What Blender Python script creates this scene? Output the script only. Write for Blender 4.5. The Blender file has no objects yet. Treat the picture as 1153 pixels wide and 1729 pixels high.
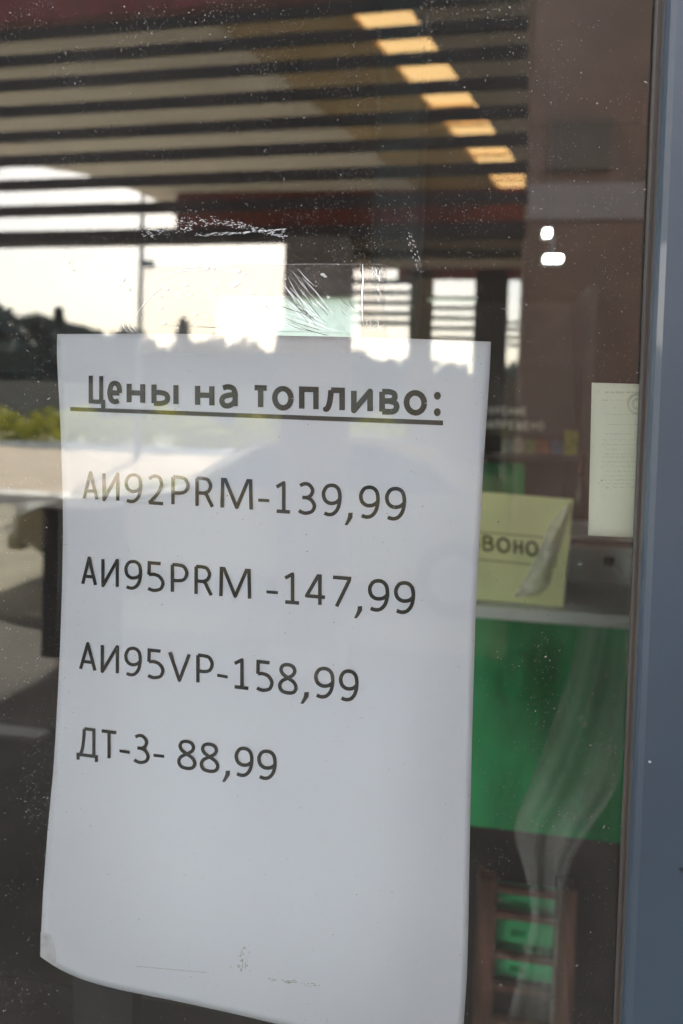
import bpy, bmesh, math, random
from mathutils import Vector, Matrix
from math import radians as R, sin, cos, tan, pi
random.seed(7)
C = bpy.context.scene
COL = C.collection

# ------------------------------------------------------------------ camera
F = 1249.0                       # focal length in photo pixels
PCX, PCY = 576.5, 734.0          # principal point in the photo
YAW, PITCH, ROLL = R(9.0), R(2.0), R(1.8)
CAM = Vector((0, -0.345, 1.65))
fw0 = Vector((-sin(YAW) * cos(PITCH), cos(YAW) * cos(PITCH), -sin(PITCH)))
rt0 = Vector((cos(YAW), sin(YAW), 0)); up0 = rt0.cross(fw0)
RT = (cos(ROLL) * rt0 + sin(ROLL) * up0).normalized()
UP = (cos(ROLL) * up0 - sin(ROLL) * rt0).normalized()
FW = fw0.normalized()
cd = bpy.data.cameras.new('camera'); cam = bpy.data.objects.new('camera', cd); COL.objects.link(cam)
m = Matrix((RT, UP, -FW)).transposed().to_4x4(); m.translation = CAM
cam.matrix_world = m
cd.sensor_fit = 'VERTICAL'; cd.sensor_height = 36; cd.sensor_width = 24
cd.lens = F / 1729 * 36
cd.shift_y = -(864.5 - PCY) / 1729
cd.clip_start = 0.01; cd.clip_end = 1500
cd.dof.use_dof = True; cd.dof.focus_distance = 0.36; cd.dof.aperture_fstop = 7.5
C.camera = cam

# ------------------------------------------------------------------ world, sun, exposure
W = bpy.data.worlds.new("World"); C.world = W; W.use_nodes = True
nt = W.node_tree; nt.nodes.clear()
SUN_EL, SUN_AZ = R(34), R(197)   # azimuth from +y clockwise: the sun stands beyond the forecourt
o_ = nt.nodes.new('ShaderNodeOutputWorld'); bg = nt.nodes.new('ShaderNodeBackground')
sk = nt.nodes.new('ShaderNodeTexSky'); sk.sky_type = 'NISHITA'; sk.sun_disc = False
sk.sun_elevation = SUN_EL; sk.sun_rotation = SUN_AZ; sk.dust_density = 2.0; sk.air_density = 1.0
mx = nt.nodes.new('ShaderNodeMix'); mx.data_type = 'RGBA'
mx.inputs[0].default_value = 0.36
mx.inputs[7].default_value = (7.2, 7.8, 8.9, 1)      # bright thin overcast veil
nt.links.new(sk.outputs[0], mx.inputs[6]); nt.links.new(mx.outputs[2], bg.inputs[0])
bg.inputs[1].default_value = 0.155; nt.links.new(bg.outputs[0], o_.inputs[0])
sd = bpy.data.lights.new('sun', 'SUN'); sd.energy = 5.0; sd.angle = R(0.6); sd.color = (1, .95, .87)
sun = bpy.data.objects.new('sun', sd); COL.objects.link(sun)
sdir = Vector((sin(SUN_AZ) * cos(SUN_EL), cos(SUN_AZ) * cos(SUN_EL), sin(SUN_EL)))
sun.rotation_euler = sdir.to_track_quat('Z', 'Y').to_euler()
C.view_settings.view_transform = 'Standard'; C.view_settings.look = 'None'
C.view_settings.gamma = 1; C.view_settings.use_curve_mapping = False
C.view_settings.exposure = 2.75
C.render.engine = 'CYCLES'
C.cycles.max_bounces = 10; C.cycles.diffuse_bounces = 5; C.cycles.transparent_max_bounces = 24
C.cycles.use_denoising = True
C.cycles.sample_clamp_indirect = 6

# ------------------------------------------------------------------ pixel rays (only used to survey where things stand)
def ray(px, py):
    return (FW + (px - PCX) / F * RT + (PCY - py) / F * UP)
def G(px, py, y):
    d = ray(px, py); t = (y - CAM.y) / d.y
    return CAM + d * t
def V(px, py, Y):                # place seen in the glass: returns the real point on our side of it
    p = G(px, py, Y); return Vector((p.x, -Y, p.z))
def VZ(px, py, z):               # place seen in the glass at height z
    d = ray(px, py); t = (z - CAM.z) / d.z
    p = CAM + d * t; return Vector((p.x, -p.y, z))

# ------------------------------------------------------------------ materials
def new_mat(name):
    m = bpy.data.materials.new(name); m.use_nodes = True
    return m, m.node_tree, m.node_tree.nodes['Principled BSDF']
def mat(name, col, rough=.7, metal=0, var=.15, scale=20, bump=0, spec=.5, stretch=(1, 1, 1), col2=None, coat=0):
    m, t, b = new_mat(name)
    tc = t.nodes.new('ShaderNodeTexCoord'); mp = t.nodes.new('ShaderNodeMapping'); mp.inputs[3].default_value = stretch
    n = t.nodes.new('ShaderNodeTexNoise'); n.inputs['Scale'].default_value = scale; n.inputs['Detail'].default_value = 6
    t.links.new(tc.outputs['Object'], mp.inputs[0]); t.links.new(mp.outputs[0], n.inputs['Vector'])
    cr = t.nodes.new('ShaderNodeValToRGB')
    c2 = col2 or tuple(min(1, c * (1 + var)) for c in col); c1 = col if col2 else tuple(c * (1 - var) for c in col)
    cr.color_ramp.elements[0].color = (*c1, 1); cr.color_ramp.elements[1].color = (*c2, 1)
    cr.color_ramp.elements[0].position = .35; cr.color_ramp.elements[1].position = .65
    t.links.new(n.outputs[0], cr.inputs[0]); t.links.new(cr.outputs[0], b.inputs['Base Color'])
    b.inputs['Roughness'].default_value = rough; b.inputs['Metallic'].default_value = metal
    b.inputs['Specular IOR Level'].default_value = spec; b.inputs['Coat Weight'].default_value = coat
    if bump:
        bp = t.nodes.new('ShaderNodeBump'); bp.inputs['Strength'].default_value = bump; bp.inputs['Distance'].default_value = .01
        t.links.new(n.outputs[0], bp.inputs['Height']); t.links.new(bp.outputs[0], b.inputs['Normal'])
    return m
def emit(name, col, s):
    m, t, b = new_mat(name)
    b.inputs['Base Color'].default_value = (*col, 1)
    b.inputs['Emission Color'].default_value = (*col, 1); b.inputs['Emission Strength'].default_value = s
    return m
def film(name, diff, gloss, tint, rough=.15, bump=0, bscale=40, col=(.9, .9, .9), trans=False):
    """thin clear sheet: transparent + a little scatter + a little gloss"""
    m, t, b = new_mat(name); t.nodes.remove(b); out = t.nodes['Material Output']
    tr = t.nodes.new('ShaderNodeBsdfTransparent'); tr.inputs[0].default_value = (*tint, 1)
    df = t.nodes.new('ShaderNodeBsdfTranslucent' if trans else 'ShaderNodeBsdfDiffuse'); df.inputs[0].default_value = (*col, 1)
    gl = t.nodes.new('ShaderNodeBsdfGlossy'); gl.inputs['Roughness'].default_value = rough
    m1 = t.nodes.new('ShaderNodeMixShader'); m1.inputs[0].default_value = diff
    m2 = t.nodes.new('ShaderNodeMixShader'); m2.inputs[0].default_value = gloss
    t.links.new(tr.outputs[0], m1.inputs[1]); t.links.new(df.outputs[0], m1.inputs[2])
    t.links.new(m1.outputs[0], m2.inputs[1]); t.links.new(gl.outputs[0], m2.inputs[2])
    t.links.new(m2.outputs[0], out.inputs[0])
    if bump or True:
        tc = t.nodes.new('ShaderNodeTexCoord')
        n = t.nodes.new('ShaderNodeTexNoise'); n.inputs['Scale'].default_value = bscale; n.inputs['Detail'].default_value = 4
        t.links.new(tc.outputs['Object'], n.inputs['Vector'])
        if bump:
            bp = t.nodes.new('ShaderNodeBump'); bp.inputs['Strength'].default_value = bump; bp.inputs['Distance'].default_value = .004
            t.links.new(n.outputs[0], bp.inputs['Height']); t.links.new(bp.outputs[0], gl.inputs['Normal'])
        mr = t.nodes.new('ShaderNodeMapRange'); mr.inputs[1].default_value = .3; mr.inputs[2].default_value = .7
        mr.inputs[3].default_value = diff * .8; mr.inputs[4].default_value = diff * 1.2
        t.links.new(n.outputs[0], mr.inputs[0]); t.links.new(mr.outputs[0], m1.inputs[0])
    return m
def glass_mat(name, refl, tint, haze):
    m, t, b = new_mat(name); t.nodes.remove(b); out = t.nodes['Material Output']
    tr = t.nodes.new('ShaderNodeBsdfTransparent'); tr.inputs[0].default_value = (*tint, 1)
    gl = t.nodes.new('ShaderNodeBsdfGlossy'); gl.inputs['Roughness'].default_value = 0.0; gl.inputs[0].default_value = (1, .98, .90, 1)
    df = t.nodes.new('ShaderNodeBsdfDiffuse'); df.inputs[0].default_value = (.75, .72, .66, 1)
    # coated solar glass: constant reflectance plus a Fresnel rise at grazing angles
    fr = t.nodes.new('ShaderNodeFresnel'); fr.inputs[0].default_value = 1.45
    ad = t.nodes.new('ShaderNodeMath'); ad.operation = 'ADD'; ad.inputs[1].default_value = refl - .035; ad.use_clamp = True
    t.links.new(fr.outputs[0], ad.inputs[0])
    m2 = t.nodes.new('ShaderNodeMixShader'); t.links.new(ad.outputs[0], m2.inputs[0])
    # film of fine dust and wipe marks on the outer face
    tc = t.nodes.new('ShaderNodeTexCoord'); mp = t.nodes.new('ShaderNodeMapping'); mp.inputs[3].default_value = (6, 6, 2.2)
    n = t.nodes.new('ShaderNodeTexNoise'); n.inputs['Scale'].default_value = 2.2; n.inputs['Detail'].default_value = 8
    t.links.new(tc.outputs['Object'], mp.inputs[0]); t.links.new(mp.outputs[0], n.inputs['Vector'])
    mr = t.nodes.new('ShaderNodeMapRange'); mr.inputs[1].default_value = .35; mr.inputs[2].default_value = .7
    mr.inputs[3].default_value = haze * .5; mr.inputs[4].default_value = haze * 1.5; mr.clamp = True
    t.links.new(n.outputs[0], mr.inputs[0])
    m1 = t.nodes.new('ShaderNodeMixShader'); t.links.new(mr.outputs[0], m1.inputs[0])
    t.links.new(tr.outputs[0], m2.inputs[1]); t.links.new(gl.outputs[0], m2.inputs[2])
    t.links.new(m2.outputs[0], m1.inputs[1]); t.links.new(df.outputs[0], m1.inputs[2])
    t.links.new(m1.outputs[0], out.inputs[0])
    return m
M = {}
M['glass'] = glass_mat('coated_glass', .092, (.94, .97, .99), .009)
m, t, b = new_mat('clear_glass'); t.nodes.remove(b); tr = t.nodes.new('ShaderNodeBsdfTransparent'); tr.inputs[0].default_value = (.97, .99, .97, 1)
t.links.new(tr.outputs[0], t.nodes['Material Output'].inputs[0]); M['clear'] = m
M['paper'] = mat('copy_paper', (.775, .812, .95), .9, var=.015, scale=9, spec=.2)
M['ink'] = mat('toner_ink', (.012, .013, .016), .55, var=.5, scale=900, col2=(.03, .032, .036), spec=.3)
M['faint_ink'] = mat('faint_ink', (.50, .53, .56), .9, var=.1, scale=300)
M['tape'] = film('clear_tape', .012, .012, (.955, .935, .925), .2, .6, 60)
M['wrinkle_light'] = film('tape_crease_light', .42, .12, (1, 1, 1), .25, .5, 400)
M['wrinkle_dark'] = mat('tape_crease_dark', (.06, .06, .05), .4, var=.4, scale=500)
M['glue'] = film('glue_residue', .30, .04, (1, 1, 1), .3, .5, 300, col=(.95, .97, .93))
M['dust'] = mat('dust_speck', (.24, .23, .21), .9, var=.5, scale=400)
M['alu'] = mat('blue_grey_powder_coat', (.020, .032, .044), .5, .0, var=.10, scale=14, bump=.04, coat=.25, spec=.6)
M['alu_edge'] = mat('frame_lip_highlight', (.07, .09, .11), .6, .0, var=.2, scale=60)  # lip lightened to paint the highlight along the frame's inner edge
M['rubber'] = mat('brown_rubber_gasket', (.030, .024, .019), .6, var=.3, scale=120, stretch=(1, 1, .05))
M['soffit_beige'] = mat('beige_soffit_board', (.93, .89, .85), .8, var=.03, scale=4)
M['soffit_tan'] = mat('tan_soffit_board', (.60, .46, .25), .7, var=.08, scale=4)
M['soffit_grey'] = mat('grey_soffit_board', (.46, .43, .42), .8, var=.06, scale=4)
M['lampglow'] = emit('warm_lamp_panel', (1.0, .66, .30), 1.35)
M['slat'] = mat('dark_brown_slat', (.016, .012, .010), .6, var=.3, scale=10, stretch=(.3, 1, 1))
M['red'] = mat('maroon_steel', (.20, .035, .03), .55, var=.2, scale=6)
M['brown'] = mat('brown_render', (.31, .22, .17), .85, var=.12, scale=6, bump=.2)
M['pier'] = mat('taupe_render', (.20, .18, .15), .85, var=.1, scale=6, bump=.2)
M['asphalt'] = mat('weathered_forecourt', (.43, .35, .26), .9, var=.2, scale=1.3, bump=.2)
M['paving'] = mat('shade_toned_paving', (.05, .045, .036), .85, var=.3, scale=2.2, bump=.2)  # dark tone holds the canopy shade on the ground near the shop
M['lane_shade'] = mat('canopy_shade_olive', (.26, .245, .18), .9, var=.25, scale=1.6, bump=.2)  # darker olive colour stands in for the canopy's shadow on the forecourt
M['white'] = mat('white_paint', (.75, .76, .74), .6, var=.08, scale=5)
M['concrete'] = mat('concrete', (.34, .34, .31), .9, var=.15, scale=8, bump=.3)
M['leaf'] = mat('hazy_leaf', (.045, .075, .065), .7, col2=(.10, .12, .10), scale=.8)  # paler blue-green tone puts distance haze into the foliage
M['leaf2'] = mat('conifer_needle', (.02, .035, .03), .8, col2=(.04, .06, .045), scale=.8)
M['hedge'] = mat('yellow_green_leaf', (.24, .30, .03), .7, col2=(.70, .62, .05), scale=3)
M['bark'] = mat('bark', (.08, .06, .045), .9, scale=6, bump=.4)
M['grass'] = mat('roadside_grass', (.07, .11, .03), .9, col2=(.14, .17, .05), scale=2)
M['steel'] = mat('galvanised_steel', (.25, .26, .27), .5, .6, var=.1, scale=10)
M['carpaint'] = mat('beige_car_paint', (.40, .37, .22), .3, .2, var=.04, scale=3, coat=.8)
M['tyre'] = mat('tyre_rubber', (.02, .02, .02), .8, scale=30)
M['carglass'] = mat('car_glass', (.02, .025, .03), .05, spec=.9, scale=2)
M['chrome'] = mat('wheel_alloy', (.5, .5, .5), .3, .9, scale=20)
M['lampred'] = mat('red_lens', (.4, .02, .02), .2, scale=20)
M['headlamp'] = mat('clear_lens', (.7, .75, .75), .1, scale=20)
M['floor'] = mat('grey_floor_tile', (.12, .11, .10), .5, var=.15, scale=5)
M['inwall'] = mat('dark_brown_wall', (.05, .038, .034), .8, var=.12, scale=5)
M['inceil'] = mat('ceiling_board', (.05, .042, .038), .9, var=.1, scale=3)
M['green'] = mat('green_laminate', (.004, .15, .04), .3, scale=4, stretch=(2.2, 1, .6), col2=(.02, .42, .15), spec=.4)
M['green2'] = mat('pale_green_plastic', (.05, .50, .20), .45, var=.12, scale=6)
M['greytop'] = mat('grey_worktop', (.70, .77, .74), .5, var=.08, scale=9)
M['wood'] = mat('reddish_brown_wood', (.17, .08, .055), .5, var=.3, scale=12, stretch=(4, 4, .6))
M['yellow'] = mat('pale_yellow_card', (.80, .86, .46), .75, var=.05, scale=10)
M['yellow_ink'] = mat('olive_print', (.14, .16, .07), .8, var=.2, scale=80)
M['board'] = mat('charcoal_sign_board', (.06, .05, .047), .6, var=.1, scale=10)
M['signwhite'] = mat('off_white_lettering', (.85, .84, .78), .7, var=.1, scale=40)
M['notice'] = mat('greenish_white_notice_paper', (.76, .82, .72), .9, var=.03, scale=15)
M['notice_ink'] = mat('grey_print', (.56, .61, .54), .9, var=.15, scale=100)
M['black'] = mat('matt_black_plastic', (.010, .011, .014), .5, var=.3, scale=30)
M['teal'] = mat('dark_teal_column', (.012, .035, .05), .6, var=.2, scale=10)
M['lamp'] = emit('white_lamp', (.95, 1, .92), 4)
M['bag'] = film('clear_plastic_sheet', .22, .03, (.95, .97, .96), .4, .3, 18, col=(.85, .86, .82))
M['bottle'] = mat('dark_bottle_glass', (.008, .012, .004), .25, spec=.4, scale=20)
M['cap'] = mat('dark_red_foil', (.04, .006, .005), .5, scale=20)
M['frosted'] = film('frosted_pane', .45, .02, (.34, .35, .30), .3, 0, 20, col=(.9, .9, .84), trans=True)
for k, c in dict(pack_yellow=(.42, .40, .05), pack_olive=(.25, .27, .08), pack_red=(.32, .12, .06), pack_grey=(.3, .33, .33), pack_cream=(.45, .42, .32), pack_blue=(.12, .18, .3)).items():
    M[k] = mat(k + '_card', tuple(q * .7 for q in c), .5, var=.3, scale=60)

# ------------------------------------------------------------------ object helpers
def tag(o, label=None, cat=None, group=None, kind=None):
    if label: o['label'] = label
    if cat: o['category'] = cat
    if group: o['group'] = group
    if kind: o['kind'] = kind
    return o
def empty(name, loc, label, cat, group=None):
    o = bpy.data.objects.new(name, None); COL.objects.link(o); o.location = loc
    o.empty_display_size = .05
    return tag(o, label, cat, group)
class MB:
    def __init__(s): s.v = []; s.f = []
    def add(s, vs, fs):
        n = len(s.v); s.v += [tuple(v) for v in vs]; s.f += [tuple(i + n for i in f) for f in fs]; return s
    def box(s, a, b):
        x0, y0, z0 = [min(p, q) for p, q in zip(a, b)]; x1, y1, z1 = [max(p, q) for p, q in zip(a, b)]
        return s.add([(x0, y0, z0), (x1, y0, z0), (x1, y1, z0), (x0, y1, z0), (x0, y0, z1), (x1, y0, z1), (x1, y1, z1), (x0, y1, z1)],
                     [(0, 3, 2, 1), (4, 5, 6, 7), (0, 1, 5, 4), (1, 2, 6, 5), (2, 3, 7, 6), (3, 0, 4, 7)])
    def prism(s, pts, off):
        """closed polygon extruded by the vector off"""
        off = Vector(off); n = len(pts); p = [Vector(q) for q in pts]
        return s.add(p + [q + off for q in p], [tuple(range(n)), tuple(range(2 * n - 1, n - 1, -1))] +
                     [((i + 1) % n, i, n + i, n + (i + 1) % n) for i in range(n)])
    def tube(s, p0, p1, r0, r1=None, n=10):
        p0, p1 = Vector(p0), Vector(p1); r1 = r0 if r1 is None else r1
        d = (p1 - p0).normalized(); a = d.orthogonal().normalized(); b_ = d.cross(a)
        v = []
        for p, r in ((p0, r0), (p1, r1)):
            for i in range(n): v.append(p + a * r * cos(2 * pi * i / n) + b_ * r * sin(2 * pi * i / n))
        return s.add(v, [(i, (i + 1) % n, n + (i + 1) % n, n + i) for i in range(n)] + [tuple(range(n - 1, -1, -1)), tuple(range(n, 2 * n))])
    def lathe(s, c, prof, n=20):
        c = Vector(c); v = []; f = []
        for r, z in prof:
            for i in range(n): v.append(c + Vector((r * cos(2 * pi * i / n), r * sin(2 * pi * i / n), z)))
        for k in range(len(prof) - 1):
            for i in range(n): f.append((k * n + i, k * n + (i + 1) % n, (k + 1) * n + (i + 1) % n, (k + 1) * n + i))
        f.append(tuple(range(n - 1, -1, -1))); f.append(tuple(range((len(prof) - 1) * n, len(prof) * n)))
        return s.add(v, f)
    def build(s, name, mt, parent=None, bevel=0, smooth=False):
        me = bpy.data.meshes.new(name)
        org = parent.location if parent is not None else None
        vs = s.v
        if parent is not None:
            w = Vector((0, 0, 0)); q = parent
            while q is not None: w += q.location; q = q.parent
            vs = [tuple(Vector(v) - w) for v in vs]
        me.from_pydata(vs, [], s.f)
        bm = bmesh.new(); bm.from_mesh(me); bmesh.ops.recalc_face_normals(bm, faces=bm.faces)
        if bevel: bmesh.ops.bevel(bm, geom=[e for e in bm.edges], offset=bevel, segments=2, affect='EDGES', profile=.6)
        bm.to_mesh(me); bm.free()
        if smooth:
            for p in me.polygons: p.use_smooth = True
        me.materials.append(M[mt] if isinstance(mt, str) else mt)
        o = bpy.data.objects.new(name, me); COL.objects.link(o)
        if parent is not None: o.parent = parent
        return o
def struct(name, mb, mt, bevel=0):
    return tag(mb.build(name, mt, bevel=bevel), kind='structure')

# ================================================================== THE FORECOURT SIDE (behind the viewer, seen in the glass)
struct('forecourt_ground', MB().box((-60, -24, -.3), (60, 3.2, 0)), 'asphalt')
struct('shop_pavement_shade', MB().box((-30, -4.7, 0), (30, 3.1, .012)), 'paving')
struct('canopy_shade_strip', MB().box((-30, -10.2, 0), (30, -4.75, .008)), 'lane_shade')
ki = empty('island_kerb', (-3, -10.5, 0), 'white painted kerb stones edging the shade-toned ground strip', 'kerb')
for k in range(26): MB().box((-16 + k, -10.7, 0), (-16 + k + .985, -10.35, .15)).build('kerb_stone', 'white', ki)
struct('grass_field', MB().box((-600, -900, -.32), (600, 300, -.02)), 'grass')
struct('far_pavement', MB().box((-60, -26.5, -.02), (60, -23.6, .12)), 'concrete')
struct('road', MB().box((-300, -34, -.015), (300, -27, .01)), 'asphalt')

# canopy soffit over the forecourt: boards at z = 4.5
ZC = 4.5
can = empty('forecourt_canopy', (0, -6.5, ZC), 'forecourt canopy with beige, tan and grey soffit bands and maroon edge', 'canopy')
def cz(px, py): return VZ(px, py, ZC)
vdir = (cz(600, 235) - cz(340, 20)).normalized()                     # run of the bands over the soffit
def band_pt(p, y):                                                    # follow a band line to depth y
    t = (y - p.y) / vdir.y; return p + vdir * t
YN, YF = -4.45, -11.6
A0, B0, C0 = cz(340, 20), cz(585, 10), cz(690, 20)
def strip(name, pl, pr, mt, n):
    for k in range(n):
        ya, yb = YN + (YF - YN) * k / n, YN + (YF - YN) * (k + 1) / n
        g = .006
        q = [pl(ya - g), pr(ya - g), pr(yb + g), pl(yb + g)]
        MB().prism([Vector((a.x, a.y, ZC)) for a in q], (0, 0, .05)).build(name, mt, can)
la = lambda y: band_pt(A0, y); lb = lambda y: band_pt(B0, y); lc = lambda y: band_pt(C0, y)
far_l = cz(318, 390)
def left_edge(y):                                                      # rounded free corner at the left
    tab = [cz(-60, 268), cz(30, 277), cz(110, 287), cz(165, 300), cz(235, 325), cz(282, 350), cz(318, 390)]
    if y > tab[0].y: return Vector((-9.5, y, ZC))
    for p_, q_ in zip(tab, tab[1:]):
        if y >= q_.y: t = (y - p_.y) / (q_.y - p_.y); return Vector((p_.x + (q_.x - p_.x) * t, y, ZC))
    return Vector((tab[-1].x, y, ZC))
strip('soffit_board', left_edge, lambda y: la(y) + Vector((-.01, 0, 0)), 'soffit_beige', 18)
strip('soffit_board', lambda y: la(y) + Vector((.01, 0, 0)), lambda y: lb(y) + Vector((-.02, 0, 0)), 'soffit_tan', 9)
strip('soffit_board', lambda y: lc(y) + Vector((.02, 0, 0)), lambda y: Vector((9.5, y, ZC)), 'soffit_grey', 9)
for k in range(18):
    ya, yb = YN + (YF - YN) * k / 18, YN + (YF - YN) * (k + 1) / 18
    MB().prism([Vector((p_.x, p_.y, ZC + .06)) for p_ in (left_edge(ya) + Vector((.02, 0, 0)), Vector((9.5, ya, 0)), Vector((9.5, yb, 0)), left_edge(yb) + Vector((.02, 0, 0)))], (0, 0, .3)).build('roof_slab', 'brown', can)
MB().box((far_l.x, YF - .12, ZC - .03), (9.5, YF - .02, ZC + .4)).build('fascia', 'red', can)
n = 16
for k in range(n):
    ya, yb = YN + (YF - YN) * k / n - .02, YN + (YF - YN) * (k + 1) / n + .02
    q = [lb(ya), lc(ya), lc(yb), lb(yb)]
    c = sum(q, Vector()) / 4
    l = empty('soffit_lamp', (c.x, c.y, ZC), 'warm yellow lit panel number %s from the shop in the diagonal soffit lamp row' % ['one', 'two', 'three', 'four', 'five', 'six', 'seven', 'eight', 'nine', 'ten', 'eleven', 'twelve', 'thirteen', 'fourteen', 'fifteen', 'sixteen'][k], 'ceiling lamp', 'lit lamp panels in the canopy soffit')
    MB().prism([Vector((a.x, a.y, ZC + .012)) for a in q], (0, 0, .03)).build('diffuser', 'lampglow', l)
    w = .03
    MB().box((lb(ya).x + 0, ya - w, ZC - .01), (lc(ya).x, ya, ZC + .01)).build('frame', 'soffit_tan', l)

# horizontal louvre screens hung between taupe piers
def louvre(Y, pxl, pxr, rows, thick, label, mt='slat', group=None, dpt=.035, refpx=None):
    ref = pxr if refpx is None else refpx
    c = V(ref, sum(rows) / len(rows), Y)
    e = empty('louvre_screen', c, label, 'louvre screen', group)
    for i, r in enumerate(rows):
        z = V(ref, r, Y).z; x0, x1 = V(pxl, r, Y).x, V(pxr, r, Y).x
        h = thick / F * (Y + .35) / 2
        MB().box((x0, -Y - dpt, z - h), (x1, -Y, z + h)).build('slat', mt if not isinstance(mt, (list, tuple)) else mt[i], e)
    return e
L0 = louvre(4.0, -700, 892, [-14, 36, 84, 136, 186, 233, 281, 332], 19, 'dark brown slatted louvre screen across the whole top of the reflection')
for zz in (0,): MB().box((V(-700, 0, 4).x, -4.12, V(892, -35, 4).z), (V(892, 0, 4).x, -3.98, 5.7)).build('sun_block_header', 'red', L0)  # maroon header, carried up beyond view to block sun from the shop front
L0b = louvre(4.06, -700, 892, [384, ], 22, 'single dark head beam directly below the wide louvre screen', dpt=.14)
L0.rotation_euler = L0b.rotation_euler = (0, 0, R(2.9))
def pier(Y, pxl, pxr, label, mt='pier', top=3.2, w=.3, group='piers of the colonnade'):
    a = V(pxl, 560, Y).x; b_ = V(pxr, 560, Y).x
    e = empty('pier', ((a + b_) / 2, -Y, 0), label, 'pier', group)
    MB().box((a, -Y - w, 0), (b_, -Y - .01, top)).build('shaft', mt, e, bevel=.008)
    MB().box((a - .03, -Y - w - .03, 0), (b_ + .03, -Y + .02, .18)).build('plinth', 'concrete', e, bevel=.008)
    return e
pier(4.0, 476, 582, 'broad taupe pier right of the open sky bay', top=V(480, 398, 4.0).z)
pier(4.0, -520, -440, 'taupe pier at the far left end of the wide louvre screen', top=V(480, 398, 4.0).z)
# porch side wall in brown, right of the louvres
xw = V(893, 300, 4.0).x
pw = empty('porch_wall', (xw + 1.4, -4.1, 0), 'plain brown rendered porch wall right of the louvre screen', 'wall')
MB().box((xw, -4.3, .9), (xw + 4.2, -4.0, ZC)).build('render_panel', 'brown', pw)
MB().box((xw, -4.32, 0), (xw + 4.2, -3.98, .9)).build('plinth', 'board', pw)
MB().box((V(925, 260, 4).x, -4.0, V(925, 290, 4).z), (V(1030, 260, 4).x, -3.97, V(925, 205, 4).z)).build('access_panel', 'pier', pw)
MB().box((xw, -4.0, V(900, 372, 4).z), (xw + 4.2, -3.985, V(900, 312, 4).z)).build('band', 'soffit_grey', pw)

# second colonnade farther out
Y2 = 9.3
for i, (a, b_, lab, mt) in enumerate([(690, 728, 'narrow taupe pier right of the second bright bay', 'pier'), (800, 856, 'dark pier between the third and fourth bays', 'slat'),
                        (886, 990, 'broad brown pier beside the last bright slit', 'brown'), (1016, 1110, 'rightmost brown pier of the colonnade', 'brown')]):
    pier(Y2, a, b_, lab, mt, top=V(700, 455, Y2).z)
louvre(Y2, 583, 694, [475, 494, 511, 529, 545], 7.5, 'small louvre screen over the second bright bay', group='small louvre screens', refpx=640)
louvre(Y2, 728, 806, [504, 520, 537, 554, 571], 6, 'small louvre screen over the third bright bay', group='small louvre screens', refpx=760)
louvre(Y2, 856, 886, [545, 556, 570, 582], 5, 'small louvre screen over the fourth, narrow bay', group='small louvre screens', refpx=870)
louvre(Y2, 990, 1016, [535, 556, 570], 8, 'small louvre screen over the last slit of a bay', group='small louvre screens', refpx=1000)
for (a, b_, lab) in ((728, 800, 'low wall between the narrow and the dark pier'), (856, 886, 'short low wall in the fourth bay'), (990, 1016, 'short low wall in the last bay')):
    tag(MB().box((V(a, 640, Y2).x + .002, -Y2 - .25, 0), (V(b_, 640, Y2).x - .002, -Y2 - .05, V(a, 640, Y2).z)).build('parapet_wall', 'pier'), lab, 'wall', 'low walls in the bays')
bmz = empty('maroon_beam', (0, -Y2, 4.2), 'maroon and dark steel head beam of the far colonnade', 'beam')
x0, x1 = V(298, 350, Y2).x, V(1110, 350, Y2).x
MB().box((x0, -Y2 - .2, V(700, 400, Y2).z), (x1, -Y2, V(700, 296, Y2).z)).build('web', 'red', bmz)
MB().box((V(583, 430, Y2).x, -Y2 - .16, V(700, 418, Y2).z), (x1, -Y2 - .01, V(700, 404, Y2).z)).build('flange', 'pier', bmz)
MB().box((V(583, 430, Y2).x, -Y2 - .17, V(700, 434, Y2).z), (x1, -Y2 - .01, V(700, 422, Y2).z)).build('flange', 'slat', bmz)
MB().box((V(583, 430, Y2).x, -Y2 - .18, V(700, 451, Y2).z), (x1, -Y2 - .01, V(700, 437, Y2).z)).build('flange', 'soffit_grey', bmz)
MB().box((V(672, 430, Y2).x, -Y2 - .19, V(700, 468, Y2).z), (x1, -Y2 - .01, V(700, 454, Y2).z)).build('flange', 'red', bmz)

# street lamp
p = V(236, 560, 20)
sl = empty('street_lamp', (p.x, p.y, 0), 'thin grey street lamp standing before the trees', 'street lamp')
MB().tube((p.x, p.y, 0), (p.x, p.y, 8.3), .085, .05).build('pole', 'steel', sl)
MB().tube((p.x, p.y, 8.3), (p.x + 1.1, p.y, 8.7), .04, .03).build('arm', 'steel', sl)
MB().box((p.x + .9, p.y - .12, 8.62), (p.x + 1.5, p.y + .12, 8.76)).build('lamp_head', 'steel', sl, bevel=.02)
MB().box((p.x + .08, p.y - .1, V(0, 452, 20).z), (p.x + .36, p.y + .1, V(0, 440, 20).z)).build('junction_box', 'steel', sl)

# low wall, verge hedge, kerb
lw = V(0, 642, 40)
tag(MB().box((-60, -40.3, 0), (60, -40, lw.z)).build('boundary_wall', 'pier'), 'long low grey boundary wall under the tree line', 'wall')
ks = empty('white_kerb', (-3, -23.3, 0), 'white painted kerb stones in front of the yellow hedge', 'kerb')
for k in range(40):
    MB().box((-24 + k * 1.0, -23.5, 0), (-24 + k + .985, -23.2, .15)).build('kerb_stone', 'white', ks)

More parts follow.
